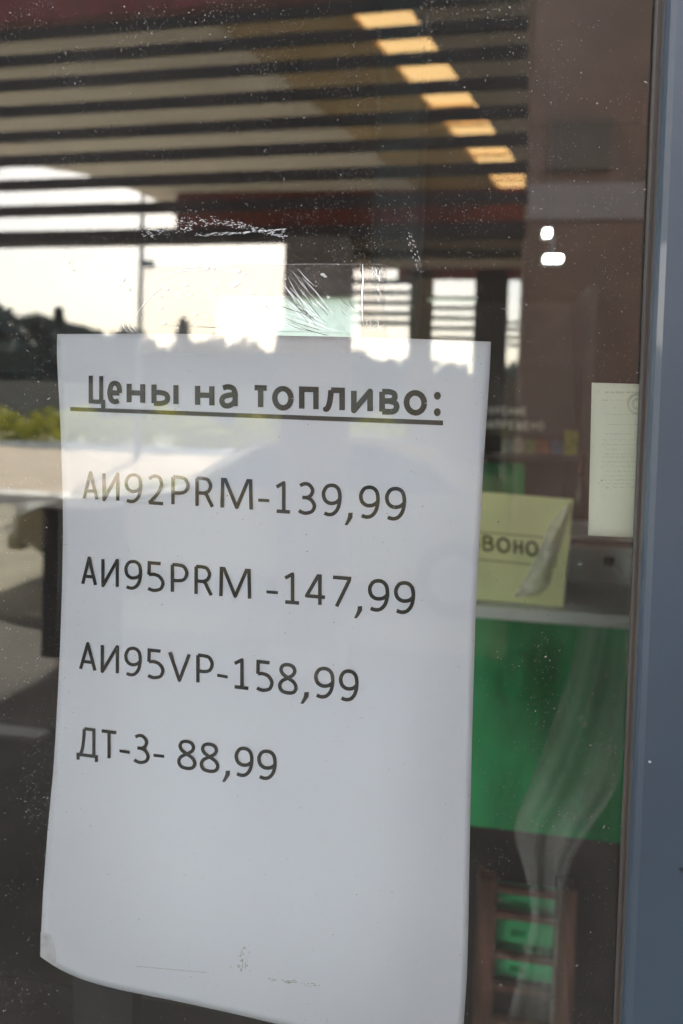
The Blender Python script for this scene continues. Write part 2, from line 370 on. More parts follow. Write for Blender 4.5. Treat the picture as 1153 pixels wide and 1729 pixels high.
def crown(mb, pts_fn, n, size):
    for _ in range(n):
        p = pts_fn(); s = size * random.uniform(.6, 1.4)
        a = Vector((random.gauss(0, 1), random.gauss(0, 1), random.gauss(0, 1))).normalized(); b_ = a.orthogonal().normalized(); c_ = a.cross(b_)
        mb.add([p + b_ * s, p + c_ * s * .7, p - b_ * s, p - c_ * s * .7], [(0, 1, 2, 3)])
def bush_tree(x, y, h, r, label, mt='leaf', conifer=False):
    e = empty('conifer_tree' if conifer else 'leafy_tree', (x, y, 0), label, 'tree', 'trees behind the boundary wall')
    MB().tube((x, y, 0), (x, y, h * .75), .12 + h * .012, .04, 7).build('trunk', 'bark', e)
    mb = MB()
    if conifer:
        def f():
            t = random.random() ** .7; rr = r * (1 - t) * random.uniform(.3, 1) + .05; a = random.uniform(0, 2 * pi)
            return Vector((x + rr * cos(a), y + rr * sin(a), h * .12 + t * h * .88))
        crown(mb, f, 420, .22 + h * .01)
    else:
        lob = [(random.uniform(-.5, .5) * r, random.uniform(-.5, .5) * r, h * random.uniform(.3, .86), r * random.uniform(.4, .65)) for _ in range(7)]
        def f():
            lx, ly, lz, lr = random.choice(lob); d = Vector((random.gauss(0, 1), random.gauss(0, 1), random.gauss(0, .8))).normalized() * lr * random.uniform(.55, 1)
            return Vector((x + lx, y + ly, min(h, lz) + d.z * .9)) + Vector((d.x, d.y, 0))
        crown(mb, f, 1100, .3)
    mb.build('crown', mt, e)
trees = [(-60, 495, 0), (-20, 500, 0), (12, 515, 0), (45, 527, 0), (72, 508, 0), (100, 520, 1), (125, 535, 0), (155, 548, 0), (185, 552, 0), (212, 556, 1), (245, 552, 0),
         (272, 575, 0), (310, 540, 1), (335, 588, 0), (362, 578, 0), (392, 574, 0), (420, 590, 0), (450, 583, 0), (475, 560, 1), (520, 585, 0), (570, 580, 0), (600, 603, 0), (632, 606, 0), (662, 612, 1), (690, 614, 0), (750, 616, 0), (782, 618, 1), (820, 610, 0), (868, 620, 0), (940, 610, 0), (1005, 600, 0)]
ws = ['the leftmost', 'the second from left', 'the third from left', 'the fourth from left', 'the fifth from left', 'the sixth from left', 'the seventh from left', 'the eighth from left', 'the ninth from left', 'the tenth from left', 'the eleventh from left',
      'the twelfth from left', 'the lone spire above the sheet at mid left', 'just right of the lone spire', 'the fifteenth from left', 'the sixteenth from left', 'the seventeenth from left', 'the eighteenth from left', 'beside the broad pier', 'behind the broad pier left side', 'behind the broad pier right side',
      'at the left of the second bay', 'in the middle of the second bay', 'at the right of the second bay', 'behind the narrow pier', 'at the left of the third bay', 'at the right of the third bay', 'behind the dark pier', 'in the fourth narrow bay', 'behind the brown pier', 'in the last slit']
for (px, row, con), wd in zip(trees, ws):
    Y = random.uniform(43, 50); p = V(px, row, Y)
    bush_tree(p.x, p.y, p.z, (2.0 if con else 2.4) * random.uniform(.85, 1.2), '%s tree in the tree line, %s' % ('pointed conifer' if con else 'round leafy', wd), 'leaf2' if con else 'leaf', bool(con))
mb = MB()
def fh():
    x = random.uniform(-24, 3); return Vector((x, -24.6 + random.uniform(-.5, .5), random.uniform(0.1, 1.2 + .25 * sin(x * 1.7) + .15 * sin(x * 4.1))))
crown(mb, fh, 5000, .13)
tag(mb.build('flowering_hedge', 'hedge'), 'yellow green flowering hedge behind the white kerb', 'hedge', kind='stuff')

# beige saloon parked by the piers, mostly left of the sheet
def car():
    Yc = 5.6
    wx = V(265, 832, 5.2).x                                # windscreen base
    x0 = wx - 1.35
    e = empty('parked_car', (x0 + 2.1, -Yc - .4, 0), 'beige saloon car parked side-on beyond the piers', 'car')
    P = [(-.2, .42), (-.17, .64), (.25, .80), (1.05, .93), (1.62, 1.30), (1.95, 1.40), (2.75, 1.41), (3.25, 1.28), (3.75, 1.02), (4.25, .97), (4.35, .75), (4.33, .35), (3.85, .22), (.5, .22), (.1, .28)]
    P = [(a_ + (.3 if a_ > 1 else 0), b_) for a_, b_ in P]
    y0, y1 = -Yc, -Yc - 1.72
    v = []; n = len(P)
    secs = [(y0 - .10, .985), (y0, 1.0), (y1, 1.0), (y1 + .10, .985)]
    secs = [(y0, 0), (y0 - .06, 1), (y1 + .06, 1), (y1, 0)]
    for (yy, full) in secs:
        for (px_, pz) in P:
            ins = .0 if full else .04
            cx, czz = 2.15, .7
            inset = .22 * max(0, pz - .93) / .45
            yv = yy - (inset if yy > (y0 + y1) / 2 else -inset)
            v.append((x0 + px_ + (cx - px_) * ins, yv, pz + (czz - pz) * ins))
    f = [tuple(range(n)), tuple(range(4 * n - 1, 3 * n - 1, -1))]
    for s_ in range(3):
        for i in range(n): f.append((s_ * n + i, s_ * n + (i + 1) % n, (s_ + 1) * n + (i + 1) % n, (s_ + 1) * n + i))
    MB().add(v, f).build('body', 'carpaint', e)
    for sgn, yy in ((1, y0 + .004), (-1, y1 - .004)):
        for q, nm in (([(1.28, .96), (1.68, 1.27), (1.98, 1.35), (2.2, 1.36), (2.2, .97)], 'side_window'), ([(2.27, .97), (2.27, 1.36), (2.72, 1.35), (3.16, 1.22), (3.45, .99)], 'side_window')):
            pts = []
            for a, b_ in q:
                pts.append(Vector((x0 + .3 + a, yy - sgn * .22 * max(0, b_ - .93) / .45, b_)))
            MB().prism(pts, (0, sgn * .004, 0)).build(nm, 'carglass', e)
        for hx in (2.3, 3.25): MB().box((x0 + hx, yy, .84), (x0 + hx + .16, yy + sgn * .02, .865)).build('door_handle', 'chrome', e)
    ws_ = [Vector((x0 + 1.37, y0 - .2, .965)), Vector((x0 + 1.37, y1 + .2, .965)), Vector((x0 + 1.90, y1 + .32, 1.315)), Vector((x0 + 1.90, y0 - .32, 1.315))]
    MB().prism(ws_, (-.01, 0, .012)).build('windscreen', 'carglass', e)
    for yy in (y0 - .25, y1 + .25):
        MB().box((x0 - .18, yy - .16, .58), (x0 + .0, yy + .16, .70)).build('headlight', 'headlamp', e, bevel=.02)
        MB().box((x0 + 4.57, yy - .14, .75), (x0 + 4.67, yy + .14, .88)).build('tail_light', 'lampred', e, bevel=.02)
    MB().box((x0 - .24, y1 + .05, .30), (x0 - .1, y0 - .05, .46)).build('bumper', 'carpaint', e, bevel=.03)
    for wxx in (.66, 3.7):
        for yy, s_ in ((y0, 1), (y1, -1)):
            c = (x0 + wxx, yy - s_ * .10, .31)
            w = MB().tube((c[0], yy - s_ * .20, .31), (c[0], yy + s_ * .012, .31), .31, .31, 28).build('wheel', 'tyre', e)
            MB().tube((c[0], yy + s_ * .013, .31), (c[0], yy + s_ * .022, .31), .20, .19, 18).build('rim', 'chrome', w)
car()
bn0, bn1 = V(70, 1000, 3.2).x, V(165, 1000, 3.2).x
e = empty('litter_bin', ((bn0 + bn1) / 2, -3.3, 0), 'black litter bin box just left of the sheet in the reflection', 'litter bin')
zt_, zl_ = V(80, 862, 3.2).z, V(80, 1112, 3.2).z
MB().box((bn0, -3.5, zl_), (bn1, -3.2, zt_)).build('bin_body', 'black', e, bevel=.01)
MB().box((bn0 - .01, -3.51, zt_ + .002), (bn1 + .01, -3.19, zt_ + .02)).build('lid', 'black', e, bevel=.004)
MB().tube(((bn0 + bn1) / 2, -3.35, .012), ((bn0 + bn1) / 2, -3.35, zl_), .03).build('post', 'steel', e)
# step kerb close to the shop
ty = V(30, 1292, 2.9); 
tag(MB().box((-5, -2.95, .012), (V(72, 1292, 2.9).x, -2.86, .04)).build('step_edge', 'concrete'), 'pale grey kerb strip low at the left of the glass', 'kerb')

# ================================================================== THE SHOP FRONT
GXr = G(1126, 864, 0).x
GXL = -1.35
gp = MB()
o = tag(gp.box((GXL, 0, .25), (GXr, .006, 2.6)).build('window_pane', 'glass'), 'large dusty reflective window pane in front of the price sheet', 'window pane')
o.data.materials.append(M['clear'])
for p_ in o.data.polygons:
    if p_.normal.y > -.5: p_.material_index = 1
# right mullion: gasket and blue grey frame. the frame is a touch out of plumb, like the door it belongs to
fr = empty('window_frame', (GXr, 0, 0), 'blue grey aluminium window frame with brown rubber gasket at the right edge', 'window frame')
def lean_prism(name, pxa0, pxa1, ya, yb, extra, mt, bevel=0, parent=fr, yref=None):
    """vertical bar whose left edge runs from px pxa0 (row 0) to pxa1 (row 1729), as deep as ya..yb; extra = width"""
    yr = ya if yref is None else yref; p0, p1 = G(pxa0, 0, yr), G(pxa1, 1729, yr)
    d = (p1 - p0) / (p1.z - p0.z)
    def at(z): q = p0 + d * (z - p0.z); return q
    zt, zb_ = 2.62, .25
    a, b_ = at(zt), at(zb_)
    m_ = MB().add([(a.x, ya, zt), (a.x + extra, ya, zt), (a.x + extra, yb, zt), (a.x, yb, zt), (b_.x, ya, zb_), (b_.x + extra, ya, zb_), (b_.x + extra, yb, zb_), (b_.x, yb, zb_)],
                  [(0, 1, 2, 3), (7, 6, 5, 4), (0, 4, 5, 1), (1, 5, 6, 2), (2, 6, 7, 3), (3, 7, 4, 0)])
    return m_.build(name, mt, parent, bevel=bevel)
lean_prism('gasket', 1108, 1037.5, -.004, -.0006, .012, 'rubber', .0008)
lean_prism('inner_gasket', 1111, 1040, .0065, .014, .02, 'rubber', .0008, yref=.014)
lean_prism('inner_mullion', 1113, 1042, .0145, .05, .075, 'alu', .002, yref=.05)
lean_prism('gasket_lip', 1121, 1047, -.008, -.0035, .012, 'rubber', .0012)
lean_prism('bead', 1127.5, 1052.5, -.012, -.0008, .0035, 'alu_edge', .0012)
lean_prism('mullion', 1131, 1056, -.016, -.0008, .095, 'alu', .003)
lean_prism('glazing_web', 1131, 1056, -.0007, .0144, .05, 'rubber')
MB().box((GXL - .06, -.02, .25), (GXL, .05, 2.62)).build('jamb', 'alu', fr, bevel=.003)
MB().box((GXL - .06, -.02, .19), (GXr + .09, .05, .248)).build('sill', 'alu', fr, bevel=.003)
MB().box((GXL - .06, -.02, 2.622), (GXr + .09, .05, 2.68)).build('head', 'alu', fr, bevel=.003)
fxr = G(1131, 100, 0).x + .085
sf = empty('shop_wall', (0, 0, 0), 'brown rendered shop wall around the window', 'wall')
MB().box((GXr + .10, 0, 0), (8, .2, 2.68)).build('wall_panel', 'brown', sf)
MB().box((-9, 0, 0), (GXL - .062, .2, 2.68)).build('wall_panel', 'brown', sf)
MB().box((GXL - .062, 0, 0), (GXr + .10, .2, .188)).build('wall_panel', 'brown', sf)
MB().box((-9, 0, 2.685), (8, .2, ZC + .3)).build('wall_panel', 'brown', sf)

# ------------------------------------------------------------------ the price sheet (taped to the inside of the pane)
def cr1(tab, t):
    if t <= tab[0][0]: return tab[0][1]
    for (a, b_), (c, d) in zip(tab, tab[1:]):
        if t <= c:
            s = (t - a) / (c - a); return b_ + (d - b_) * s
    return tab[-1][1]
LE = [(564, 96.5), (600, 95.5), (640, 98), (700, 101), (760, 103.5), (850, 106), (900, 106.5), (1000, 104.5), (1100, 101), (1200, 96), (1300, 90), (1400, 80.5), (1500, 73), (1573, 69), (1615, 68)]
RE = [(577, 829), (620, 827.3), (700, 822), (770, 817), (850, 813), (950, 807), (1050, 802.5), (1100, 801), (1250, 797), (1400, 793.5), (1550, 791), (1650, 788.5), (1729, 783), (1778, 778)]
TE = [(96.5, 564), (250, 563), (400, 565), (590, 569), (700, 572), (829, 577)]
BE = [(68, 1615), (84, 1627), (100, 1637), (130, 1651), (160, 1661), (200, 1671), (300, 1691), (400, 1713), (450, 1725), (500, 1737), (600, 1752), (700, 1767), (778, 1778)]
def smoothtab(tab, n=3):
    ts = [tab[0][0] + (tab[-1][0] - tab[0][0]) * i / 160 for i in range(161)]
    vs = [cr1(tab, t) for t in ts]
    for _ in range(14): vs = [vs[0]] + [(vs[i - 1] + 2 * vs[i] + vs[i + 1]) / 4 for i in range(1, 160)] + [vs[-1]]
    return list(zip(ts, vs))
LE, RE, TE, BE = map(smoothtab, (LE, RE, TE, BE))
def sm(a, b_, x): x = max(0, min(1, (x - a) / (b_ - a))); return x * x * (3 - 2 * x)
def depth(px, py):
    d = .0078
    d += .022 * sm(950, 1680, py) * sm(430, 40, px)
    d += .0030 * sm(620, 1000, py) * sm(500, 90, px) * (1 - sm(1200, 1500, py))
    d += .010 * sm(1500, 1780, py)
    d += .0012 * (1 + sin(px / 95 + .6)) * sm(600, 760, py)
    d += .0007 * (1 + sin(py / 60 + px / 300)) + .0009 * (1 + sin(px / 63 + py / 210))
    d += .004 * sm(650, 800, px) * sm(640, 1200, py)
    return d
def sheet(px, py, off=0): return G(px, py, depth(px, py) - off)
NU, NVv = 60, 90
vs, fs = [], []
for j in range(NVv + 1):
    v = j / NVv
    for i in range(NU + 1):
        u = i / NU
        l = (cr1(LE, 564 + v * 1051), 564 + v * 1051); r_ = (cr1(RE, 577 + v * 1201), 577 + v * 1201)
        tx = 96.5 + u * 732.5; tp = (tx, cr1(TE, tx)); bx = 68 + u * 710; bt = (bx, cr1(BE, bx))
        q = []
        for k in (0, 1):
            c00, c10, c01, c11 = (96.5, 564)[k], (829, 577)[k], (68, 1615)[k], (778, 1778)[k]
            q.append((1 - u) * l[k] + u * r_[k] + (1 - v) * tp[k] + v * bt[k] - ((1 - u) * (1 - v) * c00 + u * (1 - v) * c10 + (1 - u) * v * c01 + u * v * c11))
        vs.append(sheet(*q))
for j in range(NVv):
    for i in range(NU): a = j * (NU + 1) + i; fs.append((a, a + 1, a + NU + 2, a + NU + 1))
pc = sheet(450, 1100)
ps = empty('price_sheet', pc, 'white A4 fuel price sheet taped behind the glass', 'paper notice')
po = MB().add(vs, fs).build('paper', 'paper', ps, smooth=True)
sol = po.modifiers.new('thickness', 'SOLIDIFY'); sol.thickness = .00015; sol.offset = -1

# ---- stroke lettering
def crom(p, k=5):
    out = []
    q = [p[0]] + list(p) + [p[-1]]
    for i in range(1, len(q) - 2):
        p0, p1, p2, p3 = q[i - 1], q[i], q[i + 1], q[i + 2]
        for s in range(k):
            t = s / k
            out.append(tuple(.5 * (2 * p1[c] + (p2[c] - p0[c]) * t + (2 * p0[c] - 5 * p1[c] + 4 * p2[c] - p3[c]) * t * t + (3 * p1[c] - p0[c] - 3 * p2[c] + p3[c]) * t ** 3) for c in (0, 1)))
    out.append(tuple(p[-1])); return out
def S(*p): return ('s', p)
def Ln(*p): return ('l', p)
EL = [(.5 + .5 * cos(a * pi / 8), .5 + .5 * sin(a * pi / 8)) for a in range(17)]
GL = {
 'А': [Ln((0, 0), (.5, 1), (1, 0)), Ln((.17, .3), (.83, .3))],
 'И': [Ln((0, 1), (0, 0), (1, 1), (1, 0))],
 '9': [S((.05, .04), (.30, 0), (.60, .04), (.85, .2), (.97, .42), (1, .66), (.93, .86), (.75, .97), (.5, 1), (.22, .95), (.04, .8), (0, .66), (.08, .5), (.28, .405), (.5, .385), (.78, .43), (.99, .54))],
 '2': [S((.03, .88), (.22, .97), (.46, 1), (.76, .93), (.88, .74), (.80, .54), (.5, .27), (.02, 0)), Ln((.02, 0), (1, 0))],
 'P': [Ln((0, 0), (0, 1)), S((0, 1), (.45, 1), (.8, .95), (1, .74), (.85, .51), (.5, .43), (0, .43))],
 'R': [Ln((0, 0), (0, 1)), S((0, 1), (.42, 1), (.72, .95), (.88, .76), (.75, .56), (.45, .48), (0, .48)), S((.42, .48), (.60, .43), (.76, .25), (1, 0))],
 'M': [Ln((0, 0), (.02, 1), (.11, 1), (.5, .04), (.89, 1), (.98, 1), (1, 0))],
 '-': [Ln((0, 0), (1, 0))],
 '1': [Ln((0, .84), (.53, 1), (.53, 0)), Ln((0, 0), (1, 0))],
 '3': [S((.08, .93), (.35, 1), (.65, .98), (.88, .82), (.80, .64), (.55, .54), (.22, .53)), S((.5, .53), (.8, .46), (1, .27), (.86, .08), (.5, 0), (.22, .01), (0, .07))],
 '4': [Ln((.72, 0), (.72, 1), (.62, 1), (0, .28), (1, .28))],
 '5': [Ln((.86, 1), (.08, 1), (.06, .56)), S((.06, .56), (.38, .585), (.74, .53), (.97, .38), (1, .24), (.85, .07), (.5, 0), (.25, 0), (0, .05))],
 '7': [Ln((0, 1), (1, 1), (.98, .92), (.22, 0))],
 '8': [S((.5, .53), (.2, .65), (.08, .80), (.2, .95), (.5, 1), (.8, .95), (.92, .80), (.8, .65), (.5, .53), (.14, .40), (0, .22), (.14, .05), (.5, 0), (.86, .05), (1, .22), (.86, .40), (.5, .53))],
 'V': [Ln((0, 1), (.5, 0), (1, 1))],
 ',': [S((.80, 1), (.82, .75), (.5, .35), (.05, 0))],
 'Д': [Ln((0, -.2), (0, 0), (1, 0), (1, -.2)), S((.12, 0), (.22, .2), (.30, .55), (.34, 1)), Ln((.34, 1), (.86, 1), (.86, 0))],
 'Т': [Ln((0, 1), (1, 1)), Ln((.5, 1), (.5, 0))],
 'Ц': [Ln((0, 1), (0, 0), (1, 0), (1, -.3)), Ln((.84, 1), (.84, 0))],
 'е': [Ln((.03, .48), (.98, .48)), S((.98, .48), (.97, .72), (.82, .93), (.5, 1), (.18, .9), (0, .5), (.15, .12), (.5, 0), (.9, .07))],
 'н': [Ln((0, 0), (0, 1)), Ln((1, 0), (1, 1)), Ln((0, .52), (1, .52))],
 'ы': [Ln((0, 1), (0, 0)), S((0, .58), (.3, .58), (.55, .5), (.62, .3), (.55, .1), (.3, 0), (0, 0)), Ln((1, 1), (1, 0))],
 'а': [S((.08, .93), (.45, 1), (.85, .92), (1, .65), (1, .5)), Ln((1, .5), (1, 0)), S((1, .6), (.55, .57), (.12, .46), (0, .25), (.14, .05), (.42, 0), (.78, .1), (1, .28))],
 'п': [Ln((0, 0), (0, 1), (1, 1), (1, 0))],
 'л': [S((0, .02), (.12, .05), (.24, .3), (.32, .7), (.34, 1)), Ln((.34, 1), (1, 1), (1, 0))],
 'в': [Ln((0, 0), (0, 1)), S((0, 1), (.55, 1), (.84, .9), (.84, .66), (.55, .55), (0, .54)), S((.5, .54), (.88, .46), (1, .26), (.85, .06), (.5, 0), (0, 0))],
 'о': [('l', EL)],
 'К': [Ln((0, 0), (0, 1)), Ln((1, 1), (.1, .5), (1, 0))],
 'У': [Ln((0, 1), (.5, .35)), Ln((1, 1), (.4, 0), (.1, 0))],
 'Е': [Ln((1, 1), (0, 1), (0, 0), (1, 0)), Ln((0, .52), (.85, .52))],
 'Щ': [Ln((0, 1), (0, 0), (1, 0), (1, -.2)), Ln((.45, 1), (.45, 0)), Ln((.9, 1), (.9, 0))],
}
GL['и'] = GL['И']; GL['т'] = GL['Т']; GL['Н'] = GL['н']; GL['Р'] = GL['P']; GL['З'] = GL['3']; GL['П'] = GL['п']; GL['О'] = GL['о']; GL['В'] = GL['в']
def strokes_px(mb, ch, x0, x1, base, H, w, surf, tilt=0):
    """ribbons for one letter. base(x), H(x): baseline and height in survey pixels; surf(px, py) -> point"""
    for kind, pts in GL[ch]:
        pl = crom(pts) if kind == 's' else list(pts)
        q = []
        for gx, gy in pl:
            x = x0 + w / 2 + gx * (x1 - x0 - w); h = H(x)
            y = base(x) - (w / 2 + gy * (h - w)); q.append(Vector((x, y)))
        for a, b_ in zip(q, q[1:]):
            d = b_ - a
            if d.length < 1e-6: continue
            n_ = Vector((-d.y, d.x)).normalized() * w / 2
            mb.add([surf(*(a + n_)), surf(*(b_ + n_)), surf(*(b_ - n_)), surf(*(a - n_))], [(0, 1, 2, 3)])
        for i in range(1, len(q) - 1):
            d1 = (q[i] - q[i - 1]).normalized(); d2 = (q[i + 1] - q[i]).normalized()
            turn = d1.dot(d2)
            if turn > .999: continue
            if turn > -.2 and turn < .8:                  # square outer corner
                s = 1 if d1.x * d2.y - d1.y * d2.x < 0 else -1
                n1 = Vector((-d1.y, d1.x)) * s * w / 2; n2 = Vector((-d2.y, d2.x)) * s * w / 2
                mid = (n1 + n2); mid = mid * (w * w / 4 * 2 / max(mid.length_squared, 1e-6)) if mid.length > 1e-6 else n1
                mid = (n1 + n2).normalized() * (w / 2) / max(.35, (n1 + n2).normalized().dot(n1.normalized()))
                mb.add([surf(*q[i]), surf(*(q[i] + n1)), surf(*(q[i] + mid)), surf(*(q[i] + n2))], [(0, 1, 2, 3)])
            else:
                mb.add([surf(*(q[i] + Vector((cos(k * pi / 4), sin(k * pi / 4))) * w / 2)) for k in range(8)], [tuple(range(8))])
def lin(xa, ya, xb, yb): return lambda x: ya + (yb - ya) * (x - xa) / (xb - xa)
ink = lambda x, y: sheet(x, y, .00035)
def disc(mb, cx, cy, rx, ry, surf, n=14):
    mb.add([surf(cx + rx * cos(2 * pi * k / n), cy + ry * sin(2 * pi * k / n)) for k in range(n)], [tuple(range(n))])
# title
mb = MB(); bl = lin(160, 681.5, 701, 702.0); xh = lin(193, 40.0, 701, 43.8)
strokes_px(mb, 'Ц', 149.5, 177.5, bl, lambda x: 50.5, 7.0, ink)
for ch, a, b_ in [('е', 180.8, 206.2), ('н', 213.5, 245), ('ы', 255.4, 301.2), ('н', 329, 362), ('а', 370, 401.4), ('т', 425, 454.8), ('о', 459, 496), ('п', 504.6, 538),
                  ('л', 544.3, 582.2), ('и', 592.5, 629.6), ('в', 640.2, 674.6), ('о', 681.2, 721.2)]:
    strokes_px(mb, ch, a, b_, bl, xh, 8.6 + (a - 180) * .0025, ink)
disc(mb, 738.4, 668.3, 5.9, 6.7, ink); disc(mb, 738.2, 696, 5.9, 6.9, ink)
n = 16
for k in range(n):
    xa, xb = 118.3 + 629.7 * k / n, 118.3 + 629.7 * (k + 1) / n
    yt, wd = lin(118.3, 687.2, 748, 710), lin(118.3, 6.6, 748, 8.2)
    mb.add([ink(xa, yt(xa)), ink(xb, yt(xb)), ink(xb, yt(xb) + wd(xb)), ink(xa, yt(xa) + wd(xa))], [(0, 1, 2, 3)])
tag(mb.build('printed_heading', 'ink', ps), 'bold underlined heading Цены на топливо:')
def price_line(chars, base, H, w, lab):
    mb = MB()
    for c in chars:
        if len(c) == 3: strokes_px(mb, c[0], c[1], c[2], base, H, w(c[1]), ink)
        elif c[0] == '-':                                # dash with own rows
            mb.add([ink(c[1], c[3]), ink(c[2], c[4] - (c[5] if len(c) > 5 else 5.2)), ink(c[2], c[4]), ink(c[1], c[3] + (c[5] if len(c) > 5 else 5.2))], [(0, 1, 2, 3)])
        else:                                            # comma: box rows top, bottom
            x0, x1, yt, yb = c[1:]
            pts = [(1, 0), (.98, .38), (.72, .66), (.35, 1), (0, .97), (.30, .55), (.42, .30), (.46, .02)]
            mb.add([ink(x0 + (x1 - x0) * a, yt + (yb - yt) * b_) for a, b_ in pts], [(0, 1, 2, 3, 4, 5, 6, 7)])
    tag(mb.build('printed_line', 'ink', ps), lab)
wl = lambda x: 5.3 + x * .0018
price_line([('А', 138.9, 166.3), ('И', 172.7, 201.5), ('9', 210, 240.2), ('2', 248, 278.2), ('P', 289, 320), ('R', 329.5, 361.6), ('M', 372, 426.8), ('-', 435.8, 454.7, 841.8, 848.0),
            ('1', 463.8, 492.7), ('3', 501.3, 533.8), ('9', 543, 576.8), (',', 581.6, 595.4, 865.6, 887), ('9', 606, 641.2), ('9', 649.8, 685.8)],
           lin(150, 845.0, 667, 879.4), lin(150, 50.0, 667, 57.6), wl, 'printed price line АИ92PRM-139,99')
price_line([('А', 136.7, 163.9), ('И', 170.8, 200.6), ('9', 209.6, 240), ('5', 247, 277.6), ('P', 288, 318.2), ('R', 328, 359.6), ('M', 369.8, 424.2), ('-', 449.7, 469.2, 996.8, 1003.4),
            ('1', 478.3, 508), ('4', 514.4, 551.8), ('7', 558.8, 593), (',', 597.6, 611.5, 1023.2, 1044.2), ('9', 621, 657.2), ('9', 665, 701)],
           lin(150, 989.6, 683, 1037.4), lin(150, 50.2, 683, 56.4), wl, 'printed price line АИ95PRM -147,99')
price_line([('А', 133, 163), ('И', 169.7, 200.7), ('9', 209.5, 239.4), ('5', 247, 277.4), ('V', 283.4, 322.3), ('P', 331, 361), ('-', 366.5, 384.4, 1137.6, 1145.8), ('1', 393, 422.4), ('5', 430.7, 461.8),
            ('8', 469, 502.8), (',', 507, 521.4, 1168.4, 1188.6), ('9', 530, 564.8), ('9', 572, 605.6)],
           lin(150, 1134.0, 590, 1185.2), lin(150, 50.0, 590, 55.0), wl, 'printed price line АИ95VP-158,99')
price_line([('Д', 129, 165.4), ('Т', 168.7, 199.2), ('-', 201.6, 218.9, 1265.2, 1273.0), ('3', 223.7, 252.8), ('-', 259, 277.2, 1272.6, 1279.8), ('8', 298.9, 331.6), ('8', 336.8, 370.4),
            (',', 374.7, 388.2, 1301, 1320.6), ('9', 395.8, 428), ('9', 434, 467.2)],
           lin(185, 1283.4, 450, 1317.6), lin(150, 50.2, 450, 52.2), wl, 'printed price line ДТ-3- 88,99')
# faint marks low on the sheet
mb = MB()
for k in range(26):
    x = 412 + random.gauss(0, 6); y = 1640 - random.random() * 40
    disc(mb, x, y, random.uniform(.5, 1.6), random.uniform(1, 4), lambda a, b_: sheet(a, b_, .0002), 6)
for k in range(30):
    x = random.uniform(440, 540); y = 1652 + (x - 440) * .12 + random.gauss(0, 2)
    disc(mb, x, y, random.uniform(1, 5), random.uniform(.5, 1.3), lambda a, b_: sheet(a, b_, .0002), 6)
for k in range(10):
    x = 235 + k * 12; disc(mb, x, 1632 + (x - 235) * .09, 7, .7, lambda a, b_: sheet(a, b_, .0002), 6)
disc(mb, 139.5, 1306, 1.5, 1, lambda a, b_: sheet(a, b_, .0002), 6)
tag(mb.build('ink_smudge', 'faint_ink', ps), kind='stuff')

# ------------------------------------------------------------------ sticky tape, wrinkles, glue
YT = -.0006
tp = lambda x, y, o=0: G(x, y, YT + o)
te = empty('clear_tape', tp(440, 510), 'wrinkled clear sticky tape across the glass at the top edge of the sheet', 'tape')
mb = MB(); NX, NY = 40, 10; vv = []; ff = []
for j in range(NY + 1):
    for i in range(NX + 1):
        x = 238 + (652 - 238) * i / NX; yt = 447 + 1.5 * sin(x / 40); yb = 596
        if i == NX: x += random.uniform(-3, 3)
        vv.append(tp(x, yt + (yb - yt) * j / NY, random.uniform(0, .0002)))
for j in range(NY):
    for i in range(NX): a = j * (NX + 1) + i; ff.append((a, a + 1, a + NX + 2, a + NX + 1))
mb.add(vv, ff).build('tape_film', 'tape', te)
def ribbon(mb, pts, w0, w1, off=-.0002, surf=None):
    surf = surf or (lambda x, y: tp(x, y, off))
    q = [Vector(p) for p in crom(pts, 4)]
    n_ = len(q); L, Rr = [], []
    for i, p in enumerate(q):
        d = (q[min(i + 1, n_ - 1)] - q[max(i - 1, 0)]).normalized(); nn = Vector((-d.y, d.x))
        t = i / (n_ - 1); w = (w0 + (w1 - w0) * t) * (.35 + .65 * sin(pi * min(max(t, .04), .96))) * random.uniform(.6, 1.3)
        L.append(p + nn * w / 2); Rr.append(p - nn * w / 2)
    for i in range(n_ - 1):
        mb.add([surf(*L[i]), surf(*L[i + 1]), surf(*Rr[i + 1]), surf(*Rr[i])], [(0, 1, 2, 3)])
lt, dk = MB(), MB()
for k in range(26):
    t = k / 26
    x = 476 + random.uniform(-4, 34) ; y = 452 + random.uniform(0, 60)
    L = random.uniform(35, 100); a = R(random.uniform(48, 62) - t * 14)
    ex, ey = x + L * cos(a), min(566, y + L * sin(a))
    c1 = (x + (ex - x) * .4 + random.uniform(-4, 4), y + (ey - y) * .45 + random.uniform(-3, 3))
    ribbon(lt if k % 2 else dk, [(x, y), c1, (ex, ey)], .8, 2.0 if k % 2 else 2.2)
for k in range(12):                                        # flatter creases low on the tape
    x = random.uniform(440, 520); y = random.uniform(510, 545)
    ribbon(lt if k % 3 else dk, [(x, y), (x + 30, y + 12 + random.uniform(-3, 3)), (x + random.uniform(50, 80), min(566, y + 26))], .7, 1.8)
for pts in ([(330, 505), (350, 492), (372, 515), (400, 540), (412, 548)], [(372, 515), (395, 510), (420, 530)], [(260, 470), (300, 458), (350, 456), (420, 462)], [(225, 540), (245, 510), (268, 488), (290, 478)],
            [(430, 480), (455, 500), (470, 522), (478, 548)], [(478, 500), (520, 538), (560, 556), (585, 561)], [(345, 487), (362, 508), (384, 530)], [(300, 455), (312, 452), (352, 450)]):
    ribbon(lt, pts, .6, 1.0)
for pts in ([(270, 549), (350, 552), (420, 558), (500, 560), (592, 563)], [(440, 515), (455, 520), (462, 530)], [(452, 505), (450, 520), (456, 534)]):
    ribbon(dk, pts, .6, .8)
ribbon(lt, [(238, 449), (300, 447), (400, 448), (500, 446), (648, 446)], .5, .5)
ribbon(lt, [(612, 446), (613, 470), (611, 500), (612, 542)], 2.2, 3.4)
ribbon(dk, [(610, 444), (609, 452), (610, 462)], 1.6, 2.6)
